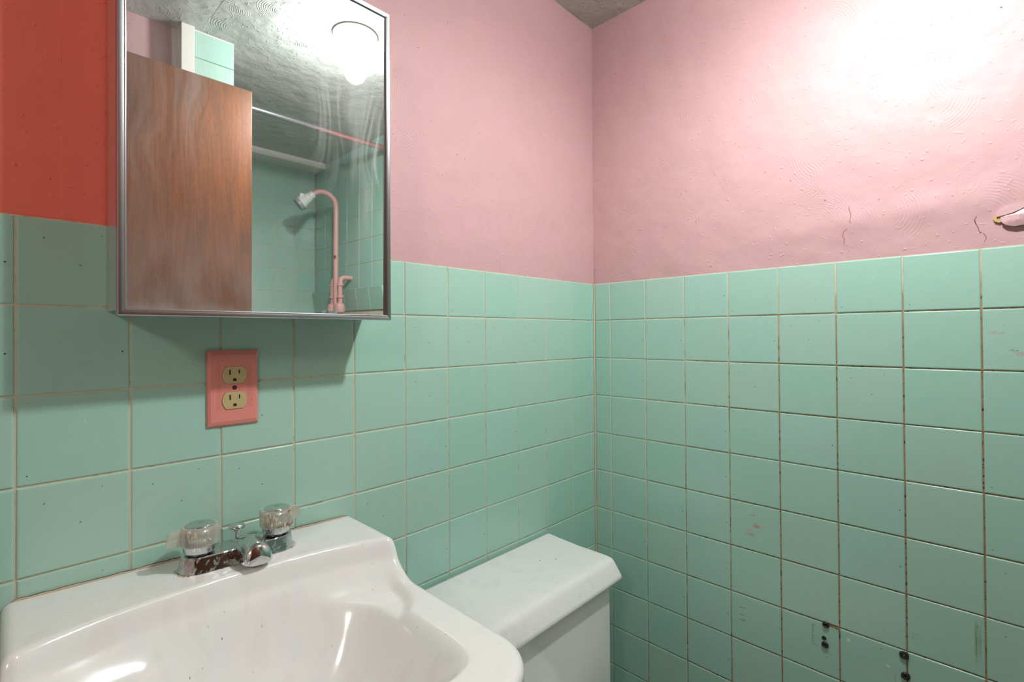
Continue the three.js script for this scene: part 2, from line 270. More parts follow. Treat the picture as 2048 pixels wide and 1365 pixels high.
// right wall (x = 0), wainscot up to the shower, full height tiles inside the shower
const wallRight = struct('wall_right', box(0.010, 0.12, -FLOOR, CEIL, -0.01, 2.2), M.slab, 'wall with sea-green tiles below and glossy pink plaster above, beside the toilet tank', 'wall');
{
  const END = 1.05;
  part('grout_bed', plane([[0.0019, -FLOOR, 0], [0.0019, -FLOOR, END], [0.0019, 0.1085, END], [0.0019, 0.1085, 0]], [[0, 0], [1, 0], [1, 0.937], [0, 0.937]]), groutRight, wallRight, 'off-white grout, rusty brown towards the shower');
  const wave = (u, y) => 0.0016 * fbm(u * 4.5, y * 4.5 + 7, 3) + 0.0045 * Math.exp(-(((y - 0.185 - 0.05 * (u - 0.6)) / 0.028) ** 2)) * sstep(0.35, 0.75, u) * (0.75 + 0.4 * noise2(u * 12, 4)) - 0.0012;
  part('painted_plaster', plasterFace(-0.009, END, 0.104, CEIL, (u, y, w) => [0.0022 - w, y, u], wave, (u, y) => [u / 1.05, (y - 0.108) / 0.761]), paintRight, wallRight, 'glossy pink painted trowelled plaster with cracks');
  const cols = [[0.0018, 0.0554]]; let z = 0.0554; while (z < END - 1e-6) { cols.push([z, Math.min(z + PITCH, END)]); z += PITCH; }
  const special = { '4_5': glazeSmudgeA, '8_1': glazeSmudgeB, '4_7': glazeScratch, '5_7': glazeGhost, '6_7': glazeChips, '7_6': glazeDirt, '7_7': glazeDirt };
  layTiles(wallRight, cols, rowsDown, (u, y, d) => [-d, y, u], -Math.PI / 2, (c, r) => special[`${c}_${r}`]);
  part('corner_grout', cyl(0.0024, 0.0024, [-0.0006, -FLOOR, 0.0006], [-0.0006, 0.108, 0.0006], 10), groutBack, wallRight, 'pale grout line in the corner');
  // the shower end
  const grout2 = part('grout_bed', plane([[0.0019, -0.75, END], [0.0019, -0.75, 2.06], [0.0019, CEIL, 2.06], [0.0019, CEIL, END]], [[0, 0], [1, 0], [1, 1.6], [0, 1.6]]), groutBack, wallRight, 'pale grout in the shower');
  const c2 = []; let q = BACKZ - 0.002, k = 0.122; while (q > END + 0.001) { c2.push([Math.max(q - k, END), q]); q -= k; }
  const r2 = []; let y = CEIL; let hh = 0.105; while (y > -0.75) { r2.push([Math.max(y - hh, -0.75), y]); y -= hh; hh = 0.1185; }
  layTiles(wallRight, c2, r2, (u, yy, d) => [-d, yy, u], -Math.PI / 2, null, (c, r, u0, u1, y0, y1) => y1 < 0.19 && y1 > 0.02 && u0 > 1.2);
  // a row that has come away from the wall, leaning out over the broken joint
  for (const [u0, u1] of c2) if (u0 > 1.2) { const m = new THREE.Mesh(tileGeo(u1 - u0 - JOINT, 0.110), glazes[Math.floor(rnd() * 6)]); m.name = 'tile'; m.position.set(-0.012, 0.117, (u0 + u1) / 2); m.rotation.set(0.15, -Math.PI / 2, 0, 'YXZ'); wallRight.add(m); }
}
// far wall of the shower
const wallFar = struct('wall_far', box(-1.57, 0.12, -FLOOR, CEIL, BACKZ + 0.010, 2.2), M.slab, 'sea-green tiled end wall of the shower', 'wall');
{
  part('grout_bed', plane([[0, -0.75, BACKZ + 0.0019], [-1.47, -0.75, BACKZ + 0.0019], [-1.47, CEIL, BACKZ + 0.0019], [0, CEIL, BACKZ + 0.0019]], [[0, 0], [1.4, 0], [1.4, 1.6], [0, 1.6]]), groutBack, wallFar, 'pale grout');
  const cols = []; let x = -0.002, k = 0.112; while (x > -0.95) { cols.push([x - k, x]); x -= k; }
  const r2 = []; let y = CEIL, hh = 0.105; while (y > -0.4) { r2.push([y - hh, y]); y -= hh; hh = 0.1185; }
  layTiles(wallFar, cols, r2, (u, yy, d) => [u, yy, BACKZ - d], Math.PI);
}
// boxed beam over the far shower wall
struct('trim_1', rbox(-1.47, -0.001, 0.838, CEIL + 0.001, 1.925, BACKZ, 0.002, 1), M.whitePaint, 'white boxed beam along the ceiling over the shower wall', 'beam');
// short wall between door and shower: pink plaster, white post, tiled end
const wallPart = struct('wall_partition', box(LEFT - 0.1, -0.713, -FLOOR, CEIL, 1.092, 1.165), M.whitePaint, 'short wall between the door and the shower', 'wall');
{
  part('painted_plaster', plasterFace(LEFT, -0.87, 0.104 - FLOOR, CEIL, (u, y, w) => [u, y, 1.0915 - w], () => 0, (u, y) => [u / 1.05, (y - 0.108) / 0.761]).scale(1, 1, 1), paintPink, wallPart, 'pink painted plaster');
  part('tile_backing', box(-0.825, -0.713, -FLOOR, CEIL, PART_Z + 0.008, 1.092), M.whitePaint, wallPart);
  const r2 = []; let y = CEIL - 0.006, hh = 0.0795; while (y > -1.0) { r2.push([y - hh, y]); y -= hh; hh = PITCH; }
  layTiles(wallPart, [[-0.823, -0.714]], r2, (u, yy, d) => [u, yy, PART_Z - d], Math.PI);
}
struct('trim_2', rbox(-0.858, -0.8235, -FLOOR, CEIL, 1.036, 1.0915, 0.002, 1), M.whitePaint, 'white painted wooden post beside the tiled wall end', 'trim');
// left wall with the doorway
const wl = (z0, z1, y0, y1) => box(LEFT - 0.1, LEFT, y0, y1, z0, z1);
struct('wall_left', merge([wl(-0.01, 0.20, -FLOOR, CEIL), wl(0.985, 2.06, -FLOOR, CEIL), wl(0.20, 0.985, 0.72, CEIL)]), std({ color: rgb(...PINK), roughness: 0.45 }), 'pink painted wall with the doorway', 'wall');
struct('trim_3', merge([rbox(LEFT - 0.11, LEFT + 0.012, -FLOOR, 0.72, 0.195, 0.215, 0.002, 1), rbox(LEFT - 0.11, LEFT - 0.03, -FLOOR, 0.72, 0.972, 0.99, 0.002, 1), rbox(LEFT - 0.11, LEFT + 0.012, 0.705, 0.725, 0.195, 0.96, 0.002, 1)]), M.whitePaint, 'white painted door frame', 'door frame');
struct('wall_hall', merge([box(-3.2, -3.1, -FLOOR, CEIL, -0.5, 2.2), box(-3.1, LEFT - 0.1, -FLOOR, CEIL, -0.5, -0.4), box(-3.1, LEFT - 0.1, -FLOOR, CEIL, 2.1, 2.2), box(-1.57, LEFT - 0.02, -FLOOR, CEIL, -0.4, -0.11)]), M.hall, 'plain cream walls of the hallway beyond the doorway', 'wall');

// ---------------------------------------------------------------- door
{
  const door = thing('door', 'flat brown wooden door slab standing open, seen in the mirror', 'door', [LEFT + 0.03, -FLOOR + 0.01, 0.983]);
  door.userData.kind = 'structure'; door.name = 'door_1';
  const wood = std({ roughness: 0.38, clearcoat: 0.2, clearcoatRoughness: 0.25, map: dataTex(512, 1024, (i, j) => {
    const u = i / 512, v = j / 1024, w = fbm(u * 2.2, v * 0.7, 3), g = fbm(u * 70 + w * 3, v * 5, 3), f = noise2(i * 0.9, j * 0.06), band = 0.5 + 0.5 * Math.sin((u * 5 + w * 2.6 + 0.25 * fbm(u * 9, v * 2, 2)) * 6.28);
    const t = 0.90 + 0.13 * g + 0.10 * f + 0.05 * (band - 0.5), dark = 1 - 0.15 * sstep(0.1, 0.7, fbm(u * 4 + 5, v * 3, 3));
    return [122 * t * dark, 68 * t * dark, 28 * t * dark];
  }, true) });
  const slab = rbox(LEFT + 0.035, -0.687, -FLOOR + 0.012, 0.699, 0.965, 1.000, 0.0015, 1);
  { const p = slab.attributes.position, u = slab.attributes.uv; for (let i = 0; i < p.count; i++) u.setXY(i, p.getX(i) / 0.75, p.getY(i) / 1.5); }
  part('slab', slab, wood, door);
  const knob = part('knob', lathe([[0.0001, 0.06], [0.020, 0.058], [0.027, 0.046], [0.026, 0.034], [0.012, 0.026], [0.011, 0.006], [0.030, 0.004], [0.030, 0]], [0, 0, 0]).rotateX(-Math.PI / 2).translate(-0.745, -0.27, 0.965), M.chrome, door, 'round chrome knob');
  for (const y of [-1.0, 0.45]) part('hinge', cyl(0.006, 0.006, [LEFT + 0.033, y, 0.964], [LEFT + 0.033, y + 0.09, 0.964], 12), M.steel, door);
}

// ---------------------------------------------------------------- mirror cabinet
{
  const X0 = -1.1225, X1 = -0.7503, Y0 = -0.0135, Y1 = 0.5165, ZF = 0.095, F = 0.0085;
  const cab = thing('mirror_cabinet', 'metal-framed mirrored medicine cabinet above the pink outlet', 'cabinet', [(X0 + X1) / 2, Y0, 0.001]);
  part('body', merge([box(X0 + 0.0015, X1 - 0.0015, Y0 + 0.008, Y1 - 0.001, 0.0012, 0.082)]), M.cabinet, cab, 'satin metal cabinet box');
  part('door_back', box(X0 + 0.001, X1 - 0.001, Y0 + 0.001, Y1 - 0.001, 0.0825, 0.088), M.darkGap, cab);
  // mitred frame rails with a raised inner ridge: profile (inset from the edge, depth)
  const prof = [[0, 0.083], [0, 0.0938], [0.0012, 0.095], [0.0066, 0.095], [0.0076, 0.0962], [0.0085, 0.0958], [0.0085, 0.088]];
  const cx = (X0 + X1) / 2, cy = (Y0 + Y1) / 2, hw = (X1 - X0) / 2, hh = (Y1 - Y0) / 2;
  const rail = (side) => {
    const P = (a, inset, z) => side === 'b' ? [cx + a * (hw - inset), cy - hh + inset, z] : side === 't' ? [cx - a * (hw - inset), cy + hh - inset, z] : side === 'r' ? [cx + hw - inset, cy + a * (hh - inset), z] : [cx - hw + inset, cy - a * (hh - inset), z];
    const pos = [], idx = [];
    for (const a of [-1, 1]) for (const [i, z] of prof) pos.push(...P(a * 0.9995, i, z));
    const n = prof.length;
    for (let k = 0; k < n - 1; k++) idx.push(k, n + k, k + 1, k + 1, n + k, n + k + 1);
    const g = new THREE.BufferGeometry(); g.setAttribute('position', new THREE.Float32BufferAttribute(pos, 3)); g.setAttribute('uv', new THREE.Float32BufferAttribute(new Array(n * 4).fill(0), 2)); g.setIndex(idx);
    return toCreasedNormals(g, 0.5);
  };
  for (const s of ['b', 't', 'l', 'r']) part('frame_rail', rail(s), M.steel, cab, 'brushed steel frame rail');
  // silvered glass with wiped soap film: metal where clean, thin white film where smeared
  const W = 640, Hh = 900;
  const film = dataTex(W, Hh, (i, j) => {
    const u = i / W, v = j / Hh;   // v up
    const streak = fbm(u * 24 + fbm(u * 3, v * 2, 2) * 1.5, v * 1.1, 4), soft = fbm(u * 6, v * 4, 3);
    let f = 0.012 + 0.012 * (soft + 1);
    // wiped veil under the lamp
    const arc = 0.80 + 0.10 * Math.sin((v - 0.3) * 2.6);
    f += 0.20 * sstep(0.60, 0.70, u + 0.10 * (v - 0.6)) * sstep(0.99, 0.94, u) * sstep(0.30, 0.70, v + 0.1 * streak) * sstep(0.86, 0.66, v) * (0.42 + 0.75 * sstep(-0.3, 0.5, streak));
    f += 0.12 * Math.exp(-(((u - arc - 0.09) / 0.03) ** 2)) * sstep(0.05, 0.3, v) * (0.5 + 0.5 * streak);
    // broad arm of a wipe from top left down across the door
    f += 0.22 * Math.exp(-(((u - 0.20 - 0.16 * (v - 0.55)) / 0.085) ** 2)) * sstep(0.25, 0.6, v) * (0.55 + 0.7 * streak);
    f += 0.15 * sstep(0.16, 0.02, u) * sstep(0.15, 0.5, v) * (0.6 + 0.5 * streak);
    // blotched film low on the left
    f += 0.10 * sstep(0.36, 0.12, v + 0.12 * soft) * sstep(0.75, 0.30, u) * (0.75 + 0.6 * soft) ;
    f += 0.10 * sstep(0.03, 0.0, v) * (0.5 + 0.5 * streak);
    const sp = noise2(i * 0.35, j * 0.35); if (sp > 0.93) f += 0.25 * (sp - 0.93) / 0.07;
    return [255, 255 * 0.012, 255 * (1 - clamp(f, 0, 0.5))];
  });
  film.wrapS = film.wrapT = THREE.ClampToEdgeWrapping;
  const mirror = std({ color: rgb(0.93, 0.955, 0.945), metalness: 1, roughness: 1, metalnessMap: film, roughnessMap: film });
  const pane = new THREE.BoxGeometry(X1 - X0 - 2 * F + 0.002, Y1 - Y0 - 2 * F + 0.002, 0.003);
  pane.rotateX(0.008); pane.translate(cx, cy, 0.0895);
  part('mirror_glass', pane, mirror, cab, 'mirror glass with wiped soap streaks');
}

// ---------------------------------------------------------------- outlet
{
  const cx = -0.9715, cy = -0.1175;
  const o = thing('wall_outlet', 'pink painted duplex outlet plate with two cream sockets under the mirror cabinet', 'outlet', [cx, cy - 0.0575, 0.0005]);
  const w = 0.0355, h = 0.0575, W2 = w - 0.0045, H2 = h - 0.0075;
  const pos = [], idx = [];
  const ring = (a, b, z) => { for (const [s, t] of [[-1, -1], [1, -1], [1, 1], [-1, 1]]) pos.push(cx + s * a, cy + t * b, z); };
  ring(w, h, 0.0008); ring(w, h, 0.0022); ring(w - 0.0012, h - 0.0022, 0.0042); ring(W2, H2, 0.0062);
  for (let r = 0; r < 3; r++) for (let k = 0; k < 4; k++) { const a = r * 4 + k, b = r * 4 + (k + 1) % 4; idx.push(a, b, a + 4, b, b + 4, a + 4); }
  idx.push(12, 13, 14, 12, 14, 15);
  let g = new THREE.BufferGeometry(); g.setAttribute('position', new THREE.Float32BufferAttribute(pos, 3)); g.setIndex(idx);
  const uv = []; for (let i = 0; i < pos.length; i += 3) uv.push((pos[i] - cx) / (2 * w) + 0.5, (pos[i + 1] - cy) / (2 * h) + 0.5);
  g.setAttribute('uv', new THREE.Float32BufferAttribute(uv, 2)); g = toCreasedNormals(g, 0.35);
  const plateMat = std({ roughness: 0.34, map: canvasTex(512, 830, (c, W, H) => {
    c.fillStyle = 'rgb(224,140,131)'; c.fillRect(0, 0, W, H);
    for (let i = 0; i < 260; i++) { c.fillStyle = `rgba(${rnd() < 0.5 ? '228,138,130' : '192,98,92'},0.18)`; c.fillRect(rr(0, W), rr(0, H * 0.8), rr(0.8, 2), rr(40, 300)); }
    for (const x of [88, 98, 108, 118, 396, 406, 416, 426, 440]) { c.fillStyle = 'rgba(120,48,44,0.55)'; c.fillRect(x, 150, 1.5, 500); }
    c.fillStyle = 'rgba(235,150,140,0.6)'; c.fillRect(30, 150, 450, 2);
    for (let i = 0; i < 58; i++) { const a = rr(0, 6.28), s = rnd() < 0.5 ? 1 : -1; c.strokeStyle = 'rgba(90,26,24,0.8)'; c.lineWidth = rr(0.8, 2.6); const x = W / 2 + 16 + Math.cos(a) * rr(120, 150), y = H / 2 + s * 122 + Math.sin(a) * rr(100, 120); c.beginPath(); c.moveTo(x, y); c.lineTo(x + rr(-9, 9), y + rr(-5, 5)); c.stroke(); }
    for (let i = 0; i < 12; i++) { c.fillStyle = 'rgba(90,26,24,0.75)'; c.fillRect(rr(60, 460), rr(50, 560), rr(2, 4), rr(2, 14)); }
  }) });
  part('cover_plate', g, plateMat, o, 'pink painted cover plate');
  const shapeOf = (r) => { const s = new THREE.Shape(); s.absarc(0, 0, r, -0.83, 0.83, false); const f = r * Math.sin(0.83) ; s.lineTo(r * Math.cos(0.83), f); s.absarc(0, 0, r, Math.PI - 0.83, Math.PI + 0.83, false); s.closePath(); return s; };
  for (const dy of [0.0192, -0.0192]) {
    part('socket_gap', new THREE.ExtrudeGeometry(shapeOf(0.0176), { depth: 0.0004, bevelEnabled: false, curveSegments: 24 }).translate(cx + 0.001, cy + dy, 0.0060), std({ color: rgb(0.10, 0.035, 0.02), roughness: 0.9 }), o, 'dark gap round the socket');
    const s = shapeOf(0.0170);
    const hole = (pts) => { const p = new THREE.Path(); p.setFromPoints(pts.map(q => new THREE.Vector2(...q))); s.holes.push(p); };
    const rect = (x0, x1, y0, y1) => [[x0, y0], [x0, y1], [x1, y1], [x1, y0]];
    hole(rect(-0.0080, -0.0052, 0.0004, 0.0088)); hole(rect(0.0052, 0.0076, 0.0016, 0.0082));
    const gp = []; for (let k = 0; k <= 10; k++) { const a = Math.PI * k / 10; gp.push([Math.cos(a) * 0.0028, -0.0072 + Math.sin(a) * 0.0028]); } gp.push([-0.0028, -0.0096], [0.0028, -0.0096]); hole(gp);
    const face = part('socket', new THREE.ExtrudeGeometry(s, { depth: 0.0008, bevelEnabled: true, bevelThickness: 0.0003, bevelSize: 0.0003, bevelSegments: 1, curveSegments: 24 }).translate(cx + 0.001, cy + dy, 0.0064), M.ivory, o, 'cream plastic socket');
    part('slot_well', new THREE.ExtrudeGeometry(shapeOf(0.0150), { depth: 0.0002, bevelEnabled: false }).translate(cx + 0.001, cy + dy, 0.00641), M.darkGap, face);
  }
  part('screw', lathe([[0.0001, 0.0006], [0.0028, 0.0004], [0.0034, 0]], [0, 0, 0], 20).rotateX(Math.PI / 2).translate(cx + 0.001, cy, 0.0062), std({ color: rgb(0.05, 0.02, 0.012), roughness: 0.7 }), o, 'dark rusty centre screw');
}

// ---------------------------------------------------------------- sink
const SX = -0.9975, SHW = 0.2215, SDEPTH = 0.465, DECK = -0.358, RIM = -0.409, TIP = 0.030;   // the sink hangs slightly down to the right
const smin = (a, b, k) => { const h = Math.max(k - Math.abs(a - b), 0) / k; return Math.min(a, b) - h * h * k / 4; };
const deckY = (x) => DECK - TIP * (x - SX);
function sinkHeight(x, z) {
  const u = x - SX, m = Math.abs(u), au = Math.min(1, m / SHW);
  const zd = 0.100 + 0.012 * au + 0.026 * au ** 4, w = 0.050 + 0.028 * au ** 3;
  const q = clamp((z - zd) / w), fall = (1 - (1 - q) ** 2.2) * sstep(0, 0.30, q);
  let h = lerp(DECK, RIM, fall);
  const ts = smin(smin(0.204 - m, 0.272 - z, 0.08), m - 0.055, 0.06);      // soap hollows in the back corners
  const hollow = 0.0125 * sstep(0, 0.015, ts) * sstep(zd + w * 0.35, zd + w * 1.05, z);
  const n = lerp(2.7, 7, sstep(-0.12, 0.12, z - 0.268)), t = 0.146 * (1 - Math.pow(Math.pow(m / 0.171, n) + Math.pow(Math.abs(z - 0.268) / 0.146, n), 1 / n));   // basin
  const bowl = t > 0 ? 0.128 * (1 - Math.exp(-Math.pow(t / 0.052, 1.55))) : 0;
  h += smin(-hollow, -bowl, 0.006) + (hollow + bowl < 1e-9 ? 0.0015 : 0.0015 * Math.exp(-(hollow + bowl) / 0.002));
  return h - TIP * u;
}
{
  const sink = thing('bathroom_sink', 'white porcelain wall-hung bathroom sink under the mirror cabinet', 'sink', [SX, -0.60, 0.001]);
  const R = 0.011, hx = SHW - R, z0 = 0.0012, z1 = SDEPTH - R, rf = 0.062, NX = 170, NZ = 210;
  const halfAt = (z) => z > z1 - rf ? hx - rf + Math.sqrt(Math.max(0, rf * rf - (z - z1 + rf) ** 2)) : hx;
  const zs = []; for (let j = 0; j <= NZ; j++) { const q = j / NZ; zs.push(j <= 150 ? lerp(z0, z1 - rf, j / 150) : z1 - rf + rf * Math.sin((j - 150) / (NZ - 150) * Math.PI / 2)); }
  const pos = [], uv = [], idx = [], at = (i, j) => j * (NX + 1) + i;
  for (const z of zs) for (let i = 0; i <= NX; i++) { const x = SX + halfAt(z) * (i / NX * 2 - 1); pos.push(x, sinkHeight(x, z), z); }
  for (let j = 0; j < NZ; j++) for (let i = 0; i < NX; i++) idx.push(at(i, j), at(i, j + 1), at(i + 1, j), at(i + 1, j), at(i, j + 1), at(i + 1, j + 1));
  // rim loop with outward directions, then rounded edge, apron and underside
  const loop = [];
  for (let i = 0; i <= NX; i++) loop.push([at(i, 0), 0, 0]);
  const sideN = (z, s) => z > z1 - rf ? [s * Math.sqrt(Math.max(0, 1 - ((z - z1 + rf) / rf) ** 2)), (z - z1 + rf) / rf] : [s, 0];
  loop[0] = [at(0, 0), -1, 0]; loop[NX] = [at(NX, 0), 1, 0];
  for (let j = 1; j <= NZ; j++) loop.push([at(NX, j), ...sideN(zs[j], 1)]);
  for (let i = NX - 1; i > 0; i--) loop.push([at(i, NZ), 0, 1]);
  for (let j = NZ; j > 0; j--) loop.push([at(0, j), ...sideN(zs[j], -1)]);
  const L = loop.length, P0 = loop.map(([k]) => pos.slice(k * 3, k * 3 + 3)), rings = [loop.map(([k]) => k)];
  const addRing = (f) => { const r = []; loop.forEach(([, nx, nz], k) => { r.push(pos.length / 3); pos.push(...f(P0[k], nx, nz)); }); rings.push(r); };
  for (let a = 1; a <= 7; a++) { const t = a / 7 * Math.PI / 2, o = R * Math.sin(t), d = R * (1 - Math.cos(t)); addRing((p, nx, nz) => [p[0] + nx * o, p[1] - (nx || nz ? d : 0), p[2] + nz * o]); }
  addRing((p, nx, nz) => [p[0] + nx * R, Math.min(p[1] - 0.04, -0.47), p[2] + nz * R]);
  addRing((p, nx, nz) => [p[0] + nx * R, -0.49, p[2] + nz * R]);
  for (const [q, y] of [[0.97, -0.505], [0.85, -0.525], [0.6, -0.57], [0.3, -0.595], [0.001, -0.60]]) addRing((p, nx, nz) => [SX + (p[0] + nx * R - SX) * q, y, z0 + (p[2] + nz * R - z0) * q]);
  for (let r = 0; r < rings.length - 1; r++) for (let k = 0; k < L; k++) { const a = rings[r][k], b = rings[r][(k + 1) % L], c = rings[r + 1][k], d = rings[r + 1][(k + 1) % L]; idx.push(a, b, c, b, d, c); }
  for (let i = 0; i < pos.length; i += 3) uv.push((pos[i] - SX) / 0.46 + 0.5, 1 - pos[i + 2] / 0.47);
  const g = new THREE.BufferGeometry(); g.setAttribute('position', new THREE.Float32BufferAttribute(pos, 3)); g.setAttribute('uv', new THREE.Float32BufferAttribute(uv, 2)); g.setIndex(idx); g.computeVertexNormals();
  const enamel = std({ roughness: 0.11, clearcoat: 0.3, clearcoatRoughness: 0.04, map: canvasTex(1400, 1400, (c, W, H) => {
    c.fillStyle = 'rgb(231,230,228)'; c.fillRect(0, 0, W, H);
    const P = (x, z) => [((x - SX) / 0.46 + 0.5) * W, z / 0.47 * H];
    for (let i = 0; i < 240; i++) { c.fillStyle = `rgba(${rnd() < 0.5 ? '212,206,198' : '228,228,228'},0.10)`; c.beginPath(); c.ellipse(rr(0, W), rr(0, H), rr(10, 60), rr(8, 30), rr(0, 3), 0, 7); c.fill(); }
    // rust creeping out from under the faucet
    for (let i = 0; i < 420; i++) { const a = rr(0, 6.28), sx = Math.cos(a), sz = Math.sin(a); const bx = -0.9785 + clamp(sx * 2, -1, 1) * 0.053 + sx * rr(0.0200, 0.0265), bz = 0.051 + sz * rr(0.0215, 0.0265); const [px, pz] = P(bx, bz); c.fillStyle = `rgba(${rnd() < 0.3 ? '70,40,20' : '140,86,42'},${rr(0.1, 0.34)})`; c.beginPath(); c.arc(px, pz, rr(1, 6), 0, 7); c.fill(); }
    for (let i = 0; i < 90; i++) { const [px, pz] = P(rr(-1.0, -0.955), rr(0.074, 0.082)); c.fillStyle = `rgba(112,62,24,${rr(0.1, 0.3)})`; c.beginPath(); c.arc(px, pz, rr(1, 5), 0, 7); c.fill(); }
    for (let i = 0; i < 95; i++) { const [px, pz] = P(rr(-1.2, -0.78), rr(0.03, 0.44)); c.fillStyle = `rgba(60,50,42,${rr(0.35, 0.85)})`; c.beginPath(); c.ellipse(px, pz, rr(0.6, 2.6), rr(0.5, 1.6), rr(0, 3), 0, 7); c.fill(); }
    for (let i = 0; i < 9; i++) { const [px, pz] = P(rr(-1.08, -0.85), rr(0.2, 0.4)); c.fillStyle = 'rgba(150,118,88,0.6)'; c.beginPath(); c.ellipse(px, pz, rr(3, 7), rr(2, 5), rr(0, 3), 0, 7); c.fill(); }
  }) });
  part('basin', g, enamel, sink, 'glossy white porcelain basin with raised back ledge');
  part('drain_ring', lathe([[0.012, 0], [0.022, 0.0015], [0.025, 0]], [SX, sinkHeight(SX, 0.285) + 0.0012, 0.285], 32), M.chrome, sink, 'chrome drain ring');
  // cracked dirty caulk along the wall, following the rounded ends
  const line = []; for (let k = 0; k <= 60; k++) { const x = lerp(SX - SHW + 0.001, SX + SHW - 0.003, k / 60), e = Math.abs(x - SX) / SHW, drop = e > 0.93 ? 0.016 * ((e - 0.93) / 0.07) ** 2 : 0; line.push([x, deckY(x) - drop + 0.0008 + 0.0007 * noise2(x * 90, 2), 0.0017]); }
  part('caulk_bead', tube(line, 0.0022, 160, 8), std({ roughness: 0.9, color: rgb(0.50, 0.43, 0.33) }), sink, 'yellowed caulk line along the tiles');
  part('caulk_crack', tube(line.map(([x, y], i) => [x, y + 0.0018 + 0.0004 * noise2(i * 0.9, 5), 0.0026]), 0.0006, 160, 6), std({ roughness: 0.9, color: rgb(0.06, 0.045, 0.03) }), sink, 'dark crack in the caulk');
}

